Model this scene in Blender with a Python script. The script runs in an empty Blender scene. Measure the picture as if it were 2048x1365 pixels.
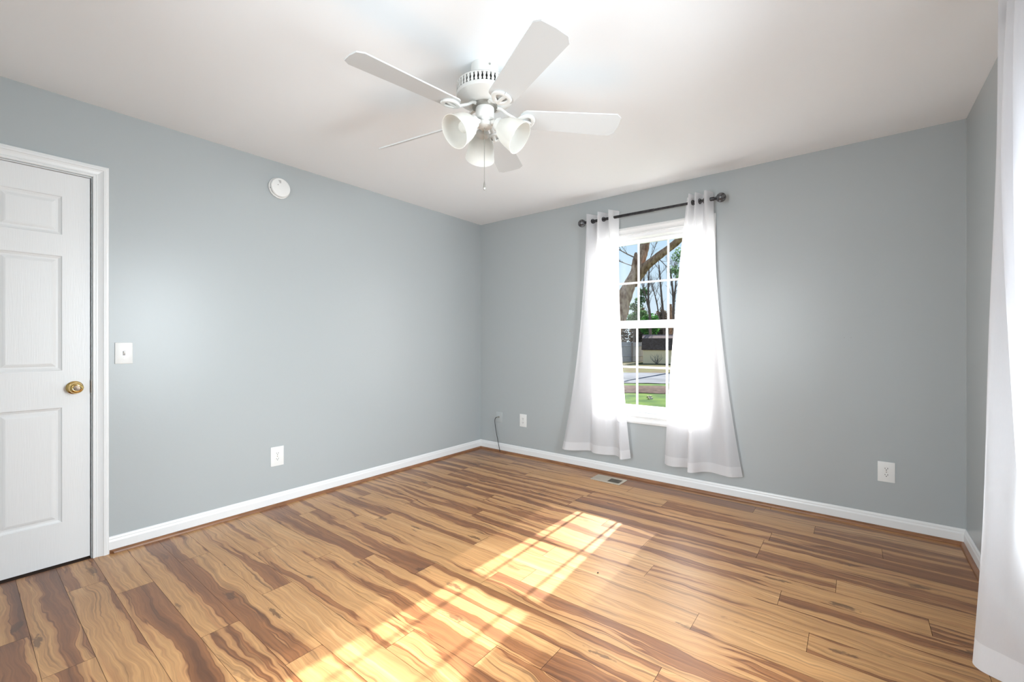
import bpy, bmesh, math, random
from math import sin, cos, pi, radians
from mathutils import Vector, Matrix

# ------------------------------------------------------------------ camera, sky, sun, daylight, exposure
S = bpy.context.scene
COL = S.collection
W, D, H = 3.733, 4.06, 2.44          # room: x 0..W, y -D..0, z 0..H
GZ = -0.9                            # ground level outside

cam_d = bpy.data.cameras.new('camera'); cam_d.sensor_width = 36.0
cam_d.lens = 874.5 * 36.0 / 2048.0; cam_d.clip_start = 0.02; cam_d.clip_end = 400
cam = bpy.data.objects.new('camera', cam_d); COL.objects.link(cam)
cam.location = (3.2273, -3.5684, 1.1676); cam.rotation_euler = (pi/2, 0, radians(38.034))
S.camera = cam

w = bpy.data.worlds.new('sky'); S.world = w; w.use_nodes = True
nt = w.node_tree; nt.nodes.clear()
tc = nt.nodes.new('ShaderNodeTexCoord'); sp = nt.nodes.new('ShaderNodeSeparateXYZ')
rp = nt.nodes.new('ShaderNodeValToRGB'); bg = nt.nodes.new('ShaderNodeBackground'); wo = nt.nodes.new('ShaderNodeOutputWorld')
nt.links.new(tc.outputs['Generated'], sp.inputs[0]); nt.links.new(sp.outputs['Z'], rp.inputs[0])
nt.links.new(rp.outputs[0], bg.inputs[0]); nt.links.new(bg.outputs[0], wo.inputs[0])
e = rp.color_ramp.elements
e[0].position = 0.0; e[0].color = (.80, .90, .98, 1); e[1].position = 1.0; e[1].color = (.16, .34, .78, 1)
x = e.new(.10); x.color = (.68, .84, .985, 1)
x = e.new(.24); x.color = (.54, .77, .99, 1)
bg.inputs[1].default_value = 1.0

def lamp(name, kind, loc, aim, energy, color=(1, 1, 1), size=None):
    l = bpy.data.lights.new(name, kind); l.energy = energy; l.color = color
    if size:
        l.shape = 'RECTANGLE'; l.size, l.size_y = size
    o = bpy.data.objects.new(name, l); COL.objects.link(o); o.location = loc
    o.rotation_euler = Vector(aim).to_track_quat('-Z', 'Y').to_euler()
    return o

SUN_EL = 32.2
sun = lamp('sun', 'SUN', (2, 8, 6), (.015, -1, -math.tan(radians(SUN_EL))), 18.0, (1.0, .97, .93)); sun.data.angle = radians(.7)
# daylight entering by the right wall's window and by the back window behind its two curtains
d1 = lamp('daylight_right_window', 'AREA', (W + .135, -2.13, 1.3), (-1, 0, -.30), 61, (.86, .94, 1.0), (.62, 1.40)); d1.data.spread = radians(125)
d2 = lamp('added_fill_rear', 'AREA', (2.10, -D - .135, 1.3), (0, 1, -.29), 43, (.90, .96, 1.0), (.85, 1.40)); d2.data.spread = radians(130)  # added fill lamp behind the camera, brightens the back and right walls
lamp('daylight_back_window_left', 'AREA', (1.515, .02, 1.30), (0, -1, 0), 8, (1, .985, .96), (.16, 1.36))
lamp('daylight_back_window_right', 'AREA', (2.225, .02, 1.30), (0, -1, 0), 8, (1, .985, .96), (.16, 1.36))

v = S.view_settings
S.display_settings.display_device = 'sRGB'
v.view_transform = 'Standard'; v.look = 'None'; v.exposure = 0.08; v.gamma = 1.0; v.use_curve_mapping = False

R = random.Random(7)

# ------------------------------------------------------------------ materials
def mat(name, col, rough=.5, metal=0.0, spec=.5, bump=None, var=None, subsurf=None):
    m = bpy.data.materials.new(name); m.use_nodes = True
    n = m.node_tree.nodes; L = m.node_tree.links; p = n['Principled BSDF']
    p.inputs['Base Color'].default_value = (*col, 1); p.inputs['Roughness'].default_value = rough
    p.inputs['Metallic'].default_value = metal; p.inputs['Specular IOR Level'].default_value = spec
    t = n.new('ShaderNodeTexCoord')
    if var:
        scale, col2, stretch = var
        mp = n.new('ShaderNodeMapping'); mp.inputs['Scale'].default_value = stretch
        nz = n.new('ShaderNodeTexNoise'); nz.inputs['Scale'].default_value = scale; nz.inputs['Detail'].default_value = 5
        cr = n.new('ShaderNodeValToRGB'); cr.color_ramp.elements[0].position = .35; cr.color_ramp.elements[1].position = .65
        cr.color_ramp.elements[0].color = (*col, 1); cr.color_ramp.elements[1].color = (*col2, 1)
        L.new(t.outputs['Object'], mp.inputs[0]); L.new(mp.outputs[0], nz.inputs['Vector']); L.new(nz.outputs['Fac'], cr.inputs[0])
        L.new(cr.outputs[0], p.inputs['Base Color'])
    if bump:
        scale, strength, stretch = bump
        mp = n.new('ShaderNodeMapping'); mp.inputs['Scale'].default_value = stretch
        nz = n.new('ShaderNodeTexNoise'); nz.inputs['Scale'].default_value = scale; nz.inputs['Detail'].default_value = 3
        bp = n.new('ShaderNodeBump'); bp.inputs['Strength'].default_value = strength; bp.inputs['Distance'].default_value = .002
        L.new(t.outputs['Object'], mp.inputs[0]); L.new(mp.outputs[0], nz.inputs['Vector']); L.new(nz.outputs['Fac'], bp.inputs['Height'])
        L.new(bp.outputs[0], p.inputs['Normal'])
    return m

def sheer(name, col, trans, clear, weave=900):
    m = bpy.data.materials.new(name); m.use_nodes = True
    n = m.node_tree.nodes; L = m.node_tree.links; n.clear()
    o = n.new('ShaderNodeOutputMaterial'); d = n.new('ShaderNodeBsdfDiffuse'); t = n.new('ShaderNodeBsdfTranslucent')
    c = n.new('ShaderNodeBsdfTransparent'); a = n.new('ShaderNodeMixShader'); b = n.new('ShaderNodeMixShader')
    tx = n.new('ShaderNodeTexCoord'); nz = n.new('ShaderNodeTexNoise'); mp = n.new('ShaderNodeMapping')
    cr = n.new('ShaderNodeValToRGB')
    mp.inputs['Scale'].default_value = (60, 60, 1.5); nz.inputs['Scale'].default_value = 6; nz.inputs['Detail'].default_value = 4
    cr.color_ramp.elements[0].color = (*[k*.965 for k in col], 1); cr.color_ramp.elements[1].color = (*col, 1)
    L.new(tx.outputs['Object'], mp.inputs[0]); L.new(mp.outputs[0], nz.inputs['Vector']); L.new(nz.outputs['Fac'], cr.inputs[0])
    L.new(cr.outputs[0], d.inputs[0]); L.new(cr.outputs[0], t.inputs[0])
    a.inputs[0].default_value = trans; L.new(d.outputs[0], a.inputs[1]); L.new(t.outputs[0], a.inputs[2])
    b.inputs[0].default_value = clear; L.new(a.outputs[0], b.inputs[1]); L.new(c.outputs[0], b.inputs[2])
    L.new(b.outputs[0], o.inputs[0])
    return m

def glass_mat():
    m = bpy.data.materials.new('window_glass'); m.use_nodes = True
    n = m.node_tree.nodes; L = m.node_tree.links; n.clear()
    o = n.new('ShaderNodeOutputMaterial'); g = n.new('ShaderNodeBsdfGlossy'); c = n.new('ShaderNodeBsdfTransparent')
    x = n.new('ShaderNodeMixShader'); f = n.new('ShaderNodeFresnel'); f.inputs[0].default_value = 1.45
    g.inputs['Roughness'].default_value = .02; c.inputs[0].default_value = (.96, .975, .965, 1)
    L.new(f.outputs[0], x.inputs[0]); L.new(c.outputs[0], x.inputs[1]); L.new(g.outputs[0], x.inputs[2]); L.new(x.outputs[0], o.inputs[0])
    return m

def leaf_mat(name, c1, c2):
    m = bpy.data.materials.new(name); m.use_nodes = True
    n = m.node_tree.nodes; L = m.node_tree.links; n.clear()
    o = n.new('ShaderNodeOutputMaterial'); d = n.new('ShaderNodeBsdfDiffuse'); t = n.new('ShaderNodeBsdfTranslucent'); a = n.new('ShaderNodeMixShader')
    tx = n.new('ShaderNodeTexCoord'); nz = n.new('ShaderNodeTexNoise'); nz.inputs['Scale'].default_value = 2.5; cr = n.new('ShaderNodeValToRGB')
    cr.color_ramp.elements[0].position = .35; cr.color_ramp.elements[1].position = .65
    cr.color_ramp.elements[0].color = (*c1, 1); cr.color_ramp.elements[1].color = (*c2, 1)
    L.new(tx.outputs['Object'], nz.inputs['Vector']); L.new(nz.outputs['Fac'], cr.inputs[0])
    L.new(cr.outputs[0], d.inputs[0]); L.new(cr.outputs[0], t.inputs[0]); a.inputs[0].default_value = .4
    L.new(d.outputs[0], a.inputs[1]); L.new(t.outputs[0], a.inputs[2]); L.new(a.outputs[0], o.inputs[0])
    return m

def wood_floor():
    m = bpy.data.materials.new('laminate_planks'); m.use_nodes = True
    n = m.node_tree.nodes; L = m.node_tree.links; p = n['Principled BSDF']
    def math_(op, a, b=None, c=None):
        k = n.new('ShaderNodeMath'); k.operation = op
        for i, q in enumerate((a, b, c)):
            if q is None: continue
            if isinstance(q, (int, float)): k.inputs[i].default_value = q
            else: L.new(q, k.inputs[i])
        return k.outputs[0]
    def comb(a, b, c):
        k = n.new('ShaderNodeCombineXYZ')
        for i, q in enumerate((a, b, c)):
            if isinstance(q, (int, float)): k.inputs[i].default_value = q
            else: L.new(q, k.inputs[i])
        return k.outputs[0]
    def noise(vec, scale, detail=3, rough=.5, dist=0):
        k = n.new('ShaderNodeTexNoise'); L.new(vec, k.inputs['Vector']); k.inputs['Scale'].default_value = scale
        k.inputs['Detail'].default_value = detail; k.inputs['Roughness'].default_value = rough; k.inputs['Distortion'].default_value = dist
        return k.outputs['Fac']
    def ramp(fac, stops):
        k = n.new('ShaderNodeValToRGB'); L.new(fac, k.inputs[0]); el = k.color_ramp.elements
        el[0].position, el[0].color = stops[0][0], (*stops[0][1], 1); el[1].position, el[1].color = stops[-1][0], (*stops[-1][1], 1)
        for pos, c in stops[1:-1]:
            q = el.new(pos); q.color = (*c, 1)
        return k.outputs[0]
    def mix(f, a, b, mode='MIX'):
        k = n.new('ShaderNodeMix'); k.data_type = 'RGBA'; k.blend_type = mode
        for i, q in ((0, f), (6, a), (7, b)):
            if isinstance(q, (int, float)): k.inputs[i].default_value = q
            elif isinstance(q, tuple): k.inputs[i].default_value = (*q, 1)
            else: L.new(q, k.inputs[i])
        return k.outputs[2]
    g = n.new('ShaderNodeNewGeometry'); s = n.new('ShaderNodeSeparateXYZ'); L.new(g.outputs['Position'], s.inputs[0])
    at = n.new('ShaderNodeAttribute'); at.attribute_name = 'seed'; seed = at.outputs['Fac']
    X = math_('ADD', s.outputs[0], math_('MULTIPLY', seed, 31.7)); Y = math_('ADD', s.outputs[1], math_('MULTIPLY', seed, 17.3)); Zs = math_('MULTIPLY', seed, 9.1)
    warp = noise(comb(math_('MULTIPLY', X, 2.6), math_('MULTIPLY', Y, 5.0), Zs), 1.0, 3, .55)
    Yw = math_('ADD', Y, math_('MULTIPLY', math_('SUBTRACT', warp, .5), .11))
    band = noise(comb(math_('MULTIPLY', X, .42), math_('MULTIPLY', Yw, 11.0), Zs), 1.0, 3.0, .55)
    band = math_('ADD', band, math_('MULTIPLY', math_('SUBTRACT', seed, .5), .10))
    base = ramp(band, [(.28, (.150, .058, .022)), (.38, (.245, .098, .036)), (.440, (.310, .132, .048)), (.458, (.180, .066, .022)), (.472, (.450, .220, .086)), (.53, (.545, .300, .122)), (.62, (.500, .265, .105)), (.70, (.600, .350, .155))])
    streak = noise(comb(math_('MULTIPLY', X, .8), math_('MULTIPLY', Yw, 48.0), math_('ADD', Zs, 3.0)), 1.0, 5, .65)
    base = mix(math_('MULTIPLY', ramp_val(n, L, streak, .54, .70), .66), base, (.105, .042, .018))
    grain = noise(comb(math_('MULTIPLY', X, 6.0), math_('MULTIPLY', Yw, 210.0), Zs), 1.0, 2, .5)
    base = mix(1.0, base, ramp(grain, [(.25, (.80, .78, .76)), (.75, (1.10, 1.09, 1.08))]), 'MULTIPLY')
    fine = noise(comb(math_('MULTIPLY', X, 1.3), math_('MULTIPLY', Yw, 95.0), math_('ADD', Zs, 8.0)), 1.0, 3, .6)
    base = mix(1.0, base, ramp(fine, [(.30, (.80, .76, .72)), (.70, (1.14, 1.13, 1.12))]), 'MULTIPLY')
    vo = n.new('ShaderNodeTexVoronoi'); vo.inputs['Scale'].default_value = 1.0
    L.new(comb(math_('MULTIPLY', X, 3.4), math_('MULTIPLY', Yw, 13.0), Zs), vo.inputs['Vector'])
    kn = noise(comb(math_('MULTIPLY', X, 30.0), math_('MULTIPLY', Yw, 75.0), Zs), 1.0, 3, .6)
    gate = noise(comb(math_('MULTIPLY', X, 1.2), math_('MULTIPLY', Y, 4.0), math_('ADD', Zs, 5.0)), 1.0, 1, .5)
    kf = math_('MULTIPLY', ramp_val(n, L, math_('SUBTRACT', .22, math_('ADD', vo.outputs['Distance'], math_('MULTIPLY', math_('SUBTRACT', kn, .5), .45))), 0.0, .10), ramp_val(n, L, gate, .52, .60))
    base = mix(math_('MULTIPLY', kf, .70), base, (.075, .030, .013))
    L.new(base, p.inputs['Base Color'])
    p.inputs['Roughness'].default_value = .34; p.inputs['Specular IOR Level'].default_value = .5
    p.inputs['Coat Weight'].default_value = .32; p.inputs['Coat Roughness'].default_value = .52
    bp = n.new('ShaderNodeBump'); bp.inputs['Strength'].default_value = .06; bp.inputs['Distance'].default_value = .001
    L.new(grain, bp.inputs['Height']); L.new(bp.outputs[0], p.inputs['Normal'])
    return m

def ramp_val(n, L, fac, lo, hi):
    k = n.new('ShaderNodeMapRange'); k.interpolation_type = 'SMOOTHSTEP'; L.new(fac, k.inputs[0])
    k.inputs[1].default_value = lo; k.inputs[2].default_value = hi
    return k.outputs[0]

M = {}
M['wall'] = mat('blue_grey_wall_paint', (.425, .455, .462), .34, spec=.45, bump=(55, .12, (1, 1, 1)))
M['ceiling'] = mat('ceiling_paint', (.895, .915, .93), .8, spec=.2, bump=(70, .08, (1, 1, 1)))
M['trim'] = mat('white_trim_paint', (.80, .805, .805), .32, spec=.5, bump=(30, .03, (1, 1, 1)))
M['door'] = mat('white_door_paint', (.78, .785, .785), .36, spec=.5, bump=(10, .18, (30, 30, 1.2)))
M['vinyl'] = mat('white_vinyl', (.86, .87, .88), .35)
M['floor'] = wood_floor()
M['sub'] = mat('plank_joint', (.06, .03, .015), .8)
M['shoe'] = mat('brown_shoe_wood', (.30, .135, .06), .38, var=(9, (.20, .085, .035), (1, 1, 6)))
M['curtain'] = sheer('sheer_white_cloth', (.86, .855, .875), .46, .13)
M['hem'] = sheer('doubled_hem_cloth', (.88, .875, .895), .38, .03)
M['plate'] = mat('painted_over_plate', (.455, .485, .49), .38)
M['black'] = mat('black_iron', (.022, .021, .024), .38, .6, var=(40, (.05, .05, .055), (1, 1, 1)))
M['finial'] = mat('dark_crackle_finial', (.03, .03, .033), .25, .4, bump=(70, .9, (1, 1, 1)), var=(60, (.20, .20, .21), (1, 1, 1)))
M['fan'] = mat('white_fan_enamel', (.70, .70, .675), .30, spec=.5, bump=(30, .02, (1, 1, 1)))
M['blade'] = mat('white_fan_blade', (.60, .61, .61), .42, spec=.4, bump=(20, .03, (1, 1, 1)))
M['dark'] = mat('dark_void', (.03, .028, .025), .7)
M['steel'] = mat('bright_steel', (.55, .54, .50), .25, 1.0)
M['chain'] = mat('pull_chain_metal', (.36, .35, .32), .35, .8)
M['shade'] = sheer('frosted_glass_shade', (.90, .895, .865), .55, .0)
M['brass'] = mat('polished_brass', (.80, .58, .24), .14, 1.0, var=(20, (.74, .52, .2), (1, 1, 1)))
M['bronze'] = mat('dark_bronze', (.16, .12, .09), .35, .9)
M['plastic'] = mat('white_plastic', (.80, .80, .785), .35, bump=(40, .02, (1, 1, 1)))
M['slot'] = mat('slot_black', (.015, .015, .015), .6)
M['grey_print'] = mat('grey_print', (.30, .29, .28), .6)
M['vent'] = mat('beige_register', (.50, .44, .36), .45, .2)
M['cable'] = mat('black_cable', (.02, .02, .022), .45)
M['glass'] = glass_mat()
M['bark'] = mat('tree_bark', (.17, .085, .05), .9, bump=(14, 1, (1, 1, .35)), var=(9, (.44, .28, .18), (1, 1, .4)), spec=.1)
M['twig'] = mat('grey_brown_twig', (.11, .085, .075), .9, var=(4, (.17, .13, .11), (1, 1, 1)))
M['pine'] = leaf_mat('pine_needles', (.06, .13, .05), (.16, .27, .13))
M['bushgreen'] = leaf_mat('evergreen_leaves', (.035, .14, .03), (.10, .27, .06))
M['woods'] = leaf_mat('winter_thicket', (.085, .075, .055), (.17, .12, .085))
M['grass'] = mat('lawn_grass', (.028, .075, .008), .9, spec=.05, var=(1.3, (.085, .145, .018), (1, 1, 1)), bump=(30, .6, (1, 1, 1)))
M['dry'] = mat('dry_grass', (.10, .068, .038), .95, spec=.05, var=(.9, (.10, .11, .035), (1, 1, 1)), bump=(12, .6, (1, 1, 1)))
M['mulch'] = mat('bark_mulch', (.050, .030, .024), .95, spec=.05, var=(5, (.105, .068, .055), (1, 1, 1)), bump=(14, 1, (1, 1, 1)))
M['road'] = mat('pale_asphalt', (.10, .108, .122), .9, spec=.05, var=(.5, (.16, .168, .188), (1, 1, 1)))
M['siding'] = mat('cream_siding', (.97, .78, .49), .8, spec=.1)
M['shingle'] = mat('brown_shingles', (.085, .052, .036), .95, spec=.05, var=(7, (.12, .085, .068), (1, 1, 1)))
M['shingle_top'] = mat('faded_shingles', (.19, .14, .125), .95, spec=.05, var=(7, (.23, .17, .155), (1, 1, 1)))
M['fence'] = mat('weathered_fence_boards', (.26, .27, .28), .85, var=(5, (.34, .345, .35), (1, 1, .2)))
M['exterior'] = mat('exterior_cladding', (.6, .6, .58), .8)

# ------------------------------------------------------------------ helpers
def obj(name, bm, m, parent=None, smooth=False, loc=None):
    me = bpy.data.meshes.new(name)
    bmesh.ops.recalc_face_normals(bm, faces=bm.faces[:])
    bm.to_mesh(me); bm.free()
    me.materials.append(m)
    if smooth:
        for f in me.polygons: f.use_smooth = True
        me.set_sharp_from_angle(angle=radians(38))
    o = bpy.data.objects.new(name, me); COL.objects.link(o)
    if parent: o.parent = parent
    if loc: o.location = loc
    return o

def tag(o, label, cat, group=None, kind=None):
    o['label'] = label; o['category'] = cat
    if group: o['group'] = group
    if kind: o['kind'] = kind
    return o

def thing(name, label, cat, loc=(0, 0, 0), rotz=0, group=None):
    o = bpy.data.objects.new(name, None); COL.objects.link(o); o.location = loc; o.rotation_euler = (0, 0, rotz)
    return tag(o, label, cat, group)

def struct(name, bm, m, parent=None, smooth=False, label=None):
    o = obj(name, bm, m, parent, smooth); o['kind'] = 'structure'
    if label: o['label'] = label
    return o

def BM(): return bmesh.new()

def box(bm, x0, x1, y0, y1, z0, z1, bevel=0, seg=2):
    vs = [bm.verts.new((x, y, z)) for z in (z0, z1) for y in (y0, y1) for x in (x0, x1)]
    fs = [(0, 2, 3, 1), (4, 5, 7, 6), (0, 1, 5, 4), (2, 6, 7, 3), (0, 4, 6, 2), (1, 3, 7, 5)]
    faces = [bm.faces.new([vs[i] for i in f]) for f in fs]
    if bevel:
        ed = list({e for f in faces for e in f.edges})
        bmesh.ops.bevel(bm, geom=ed, offset=bevel, segments=seg, affect='EDGES', profile=.6)
    return bm

def lathe(bm, prof, segs=40, mx=None, cap0=True, cap1=True):
    rings = []
    mx = mx or Matrix.Identity(4)
    for r, z in prof:
        rings.append([bm.verts.new(mx @ Vector((r*cos(2*pi*i/segs), r*sin(2*pi*i/segs), z))) for i in range(segs)])
    for a, b in zip(rings, rings[1:]):
        for i in range(segs):
            j = (i+1) % segs
            bm.faces.new((a[i], a[j], b[j], b[i]))
    if cap0 and prof[0][0] > 0: bm.faces.new(rings[0])
    if cap1 and prof[-1][0] > 0: bm.faces.new(rings[-1])
    return bm

def tube(bm, pts, rad, segs=8, cap=True, flat=None):
    pts = [Vector(p) for p in pts]; n = len(pts)
    rad = rad if isinstance(rad, (list, tuple)) else [rad]*n
    t0 = (pts[1]-pts[0]).normalized()
    up = Vector((0, 0, 1)) if abs(t0.z) < .9 else Vector((1, 0, 0))
    a = t0.cross(up).normalized(); rings = []
    for i in range(n):
        t = (pts[min(i+1, n-1)] - pts[max(i-1, 0)]).normalized()
        a = (a - t*a.dot(t)).normalized(); b = t.cross(a)
        fl = flat or 1.0
        rings.append([bm.verts.new(pts[i] + (a*cos(2*pi*k/segs) + b*sin(2*pi*k/segs)*fl)*rad[i]) for k in range(segs)])
    for p, q in zip(rings, rings[1:]):
        for i in range(segs):
            j = (i+1) % segs; bm.faces.new((p[i], p[j], q[j], q[i]))
    if cap: bm.faces.new(rings[0]); bm.faces.new(rings[-1])
    return bm

def spline(keys, n):
    """Catmull-Rom through the key points, n samples at even key parameter."""
    keys = [Vector(k) for k in keys]; out = []; m = len(keys)-1
    for i in range(n):
        u = i/(n-1)*m; k = min(int(u), m-1); t = u-k
        p0, p1, p2, p3 = keys[max(k-1, 0)], keys[k], keys[k+1], keys[min(k+2, m)]
        out.append(.5*((2*p1) + (p2-p0)*t + (2*p0-5*p1+4*p2-p3)*t*t + (3*p1-p0-3*p2+p3)*t**3))
    return out

def sweep(bm, prof, a, b, up=(0, 0, 1), out=(0, -1, 0), m0=0.0, m1=0.0):
    """Extrude profile points (outward, upward) from a to b; m0/m1 mitre the ends along the run per unit of 'out'."""
    a, b, up, out = Vector(a), Vector(b), Vector(up), Vector(out); d = (b-a).normalized()
    r0 = [bm.verts.new(a + out*p + up*q + d*(p*m0)) for p, q in prof]
    r1 = [bm.verts.new(b + out*p + up*q - d*(p*m1)) for p, q in prof]
    n = len(prof)
    for i in range(n):
        j = (i+1) % n; bm.faces.new((r0[i], r0[j], r1[j], r1[i]))
    bm.faces.new(r0); bm.faces.new(r1)
    return bm

def picture_frame(bm, prof, x0, x1, z0, z1, bottom=True):
    """Mitred casing round an opening in the local xz plane (room side is -y). prof = (across outward from opening, depth into room)."""
    n = len(prof)
    def corner(x, z, sx, sz): return [bm.verts.new((x + sx*p, -q, z + sz*p)) for p, q in prof]
    if bottom:
        c = [corner(x0, z0, -1, -1), corner(x1, z0, 1, -1), corner(x1, z1, 1, 1), corner(x0, z1, -1, 1)]
        pairs = [(0, 1), (1, 2), (2, 3), (3, 0)]
    else:
        c = [[bm.verts.new((x0 - p, -q, z0)) for p, q in prof], corner(x0, z1, -1, 1), corner(x1, z1, 1, 1), [bm.verts.new((x1 + p, -q, z0)) for p, q in prof]]
        pairs = [(0, 1), (1, 2), (2, 3)]
    for i, j in pairs:
        for k in range(n):
            l = (k+1) % n; bm.faces.new((c[i][k], c[i][l], c[j][l], c[j][k]))
    if not bottom:
        bm.faces.new(c[0]); bm.faces.new(c[3])
    return bm

def quad(bm, pts): return bm.faces.new([bm.verts.new(p) for p in pts])

# ------------------------------------------------------------------ room shell
T = .14
WX0, WX1, WZ0, WZ1 = 1.43, 2.34, .535, 2.075          # back window opening
RY0, RY1 = -2.485, -1.575                              # right window opening (y)
DY0, DY1, DZ1 = -3.878, -3.110, 2.046                  # door opening (y, top)

def wall_with_hole(name, a0, a1, h0, h1, z0, z1, place):
    bm = BM()
    for (p, q, r, s) in ((a0, h0, 0, H), (h1, a1, 0, H), (h0, h1, 0, z0), (h0, h1, z1, H)):
        if q-p > 1e-6 and s-r > 1e-6: box(bm, *place(p, q), r, s)
    return struct(name, bm, M['wall'])
wall_with_hole('wall_back', -T, W+T, WX0, WX1, WZ0, WZ1, lambda p, q: (p, q, 0, T))
wall_with_hole('wall_left', -D-T, 0, DY0, DY1, 0, DZ1, lambda p, q: (-T, 0, p, q))
wall_with_hole('wall_right', -D-T, 0, RY0, RY1, WZ0, WZ1, lambda p, q: (W, W+T, p, q))
wall_with_hole('wall_rear', 0, W, 1.645, 2.555, WZ0, WZ1, lambda p, q: (p, q, -D-T, -D))  # hole cut for the added rear window
struct('ceiling', box(BM(), -T, W+T, -D-T, T, H, H+.12), M['ceiling'])

# floor: laminate planks laid along the back wall, each a separate board of the one floor
fb = BM(); sl = fb.faces.layers.float.new('seed')
PW, Y0 = .1373, -.0854
JOINTS = {0: 2.685, 1: 3.035, 2: 3.35, 3: 2.834, 4: 1.62, 5: 2.812, 6: 3.16, 7: 2.28, 8: 2.96, 9: 2.407, 10: 3.086, 11: 2.704, 12: 1.95, 13: .62, 14: 1.494,
          15: 2.35, 16: .958, 17: 3.02, 18: 1.083, 19: .424, 20: 1.205, 21: .553, 22: .35, 23: 1.02, 24: .66}
LEN = 1.192
for k in range(-1, 29):
    ya, yb = min(0, Y0 - k*PW), max(-D, Y0 - (k+1)*PW)
    if ya <= yb: continue
    j = JOINTS.get(k, R.uniform(0, LEN)) % LEN
    xs = [0] + [j + i*LEN for i in range(-1, 5) if .02 < j + i*LEN < W-.02] + [W]
    for a, b in zip(xs, xs[1:]):
        g = .0006
        f = quad(fb, [(a+g*1.3, ya-g, 0), (a+g*1.3, yb+g, 0), (b-g*1.3, yb+g, 0), (b-g*1.3, ya-g, 0)])
        f[sl] = R.random()
fl = struct('floor', fb, M['floor'])
struct('floor_base', box(BM(), -T, W+T, -D-T, T, -.06, -.0015), M['sub'], parent=fl)

# baseboards, shoe mouldings, corner bead
BB = [(0, 0), (.012, 0), (.012, .062), (.010, .068), (.0085, .072), (.0085, .078), (.006, .085), (.003, .0896), (0, .0896)]
SH = [(0, 0)] + [(.019*cos(radians(a)), .019*sin(radians(a))) for a in range(0, 91, 15)]
def run(name, prof, a, b, out, m, m0=1.0, m1=1.0, off=0.0, label=None):
    o = Vector(out)*off
    return struct(name, sweep(BM(), prof, Vector(a)+o, Vector(b)+o, (0, 0, 1), out, m0, m1), M[m], label=label)
run('baseboard_back', BB, (0, 0, 0), (W, 0, 0), (0, -1, 0), 'trim')
run('baseboard_left', BB, (0, -3.044, 0), (0, 0, 0), (1, 0, 0), 'trim', 0, 1)
run('baseboard_right', BB, (W, 0, 0), (W, -D, 0), (-1, 0, 0), 'trim')
run('baseboard_rear', BB, (W, -D, 0), (0, -D, 0), (0, 1, 0), 'trim')
run('trim_1', SH, (.012, 0, 0), (W-.012, 0, 0), (0, -1, 0), 'shoe', off=.012)
run('trim_2', SH, (0, -3.040, 0), (0, -.012, 0), (1, 0, 0), 'shoe', .9, 1, off=.012)
run('trim_3', SH, (W, -.012, 0), (W, -D+.012, 0), (-1, 0, 0), 'shoe', off=.012)
struct('trim_4', tube(BM(), [(W-.001, -.001, .09), (W-.001, -.001, H)], .0028, 8), M['wall'], label='painted caulk bead in the right corner')

# door in the left wall: slab with six raised panels, knob, casing, jamb
def door_panels():
    bm = BM(); x0, th = -.013, .035
    ys = [-3.874, -3.769, -3.538, -3.45, -3.219, -3.114]; zs = [.012, .225, .822, 1.014, 1.609, 1.720, 1.919, 2.041]
    for i in range(5):
        for j in range(7):
            y0, y1, z0, z1 = ys[i], ys[i+1], zs[j], zs[j+1]
            if i in (1, 3) and j in (1, 3, 5):
                steps = [(0, 0), (.004, -.004), (.014, -.008), (.022, -.008), (.032, -.004), (.038, -.0025)]
                rings = [[bm.verts.new((x0+dx, y, z)) for y, z in ((y0+e, z0+e), (y1-e, z0+e), (y1-e, z1-e), (y0+e, z1-e))] for e, dx in steps]
                for a, b in zip(rings, rings[1:]):
                    for k in range(4): bm.faces.new((a[k], a[(k+1) % 4], b[(k+1) % 4], b[k]))
                bm.faces.new(rings[-1])
            else:
                quad(bm, [(x0, y0, z0), (x0, y1, z0), (x0, y1, z1), (x0, y0, z1)])
    a, b = ys[0], ys[-1]; c, d = zs[0], zs[-1]
    quad(bm, [(x0-th, a, c), (x0-th, b, c), (x0-th, b, d), (x0-th, a, d)])
    for p in ([(a, c), (b, c)], [(b, c), (b, d)], [(b, d), (a, d)], [(a, d), (a, c)]):
        quad(bm, [(x0, *p[0]), (x0, *p[1]), (x0-th, *p[1]), (x0-th, *p[0])])
    bmesh.ops.remove_doubles(bm, verts=bm.verts[:], dist=1e-5)
    return bm
door = struct('door_1', door_panels(), M['door'], label='white six panel door in the left wall')
kx = Matrix.Translation((-.013, -3.173, .922)) @ Matrix.Rotation(pi/2, 4, 'Y')
kb = lathe(BM(), [(.034, 0), (.034, .003), (.030, .007), (.020, .009), (.0125, .012), (.0115, .028), (.016, .032), (.024, .037), (.0282, .045), (.0285, .052), (.026, .060), (.020, .066), (.0165, .0665), (.0150, .064), (0.0001, .063)], 48, kx)
knob = struct('door_knob', kb, M['brass'], door, True, 'polished brass round door knob')
struct('knob_button', lathe(BM(), [(.0145, .0635), (.0135, .066), (.0001, .067)], 32, kx), M['bronze'], knob, True)
CAS = [(0, 0), (0, .010), (.003, .0115), (.008, .0115), (.010, .0075), (.013, .0070), (.014, .0090), (.020, .0090), (.030, .0115), (.040, .0155), (.042, .0185), (.052, .0190), (.054, .0165), (.061, .0160), (.064, .013), (.064, 0)]
bm = picture_frame(BM(), CAS, DY0 - .004, DY1 + .004, 0, DZ1 + .004, bottom=False)
bmesh.ops.transform(bm, matrix=Matrix(((0, -1, 0, 0), (1, 0, 0, 0), (0, 0, 1, 0), (0, 0, 0, 1))), verts=bm.verts[:])
cas = struct('trim_5', bm, M['trim'], label='white moulded casing round the door')
jb = BM(); jy0, jy1 = DY0 + .0005, DY1 - .0005
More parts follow.
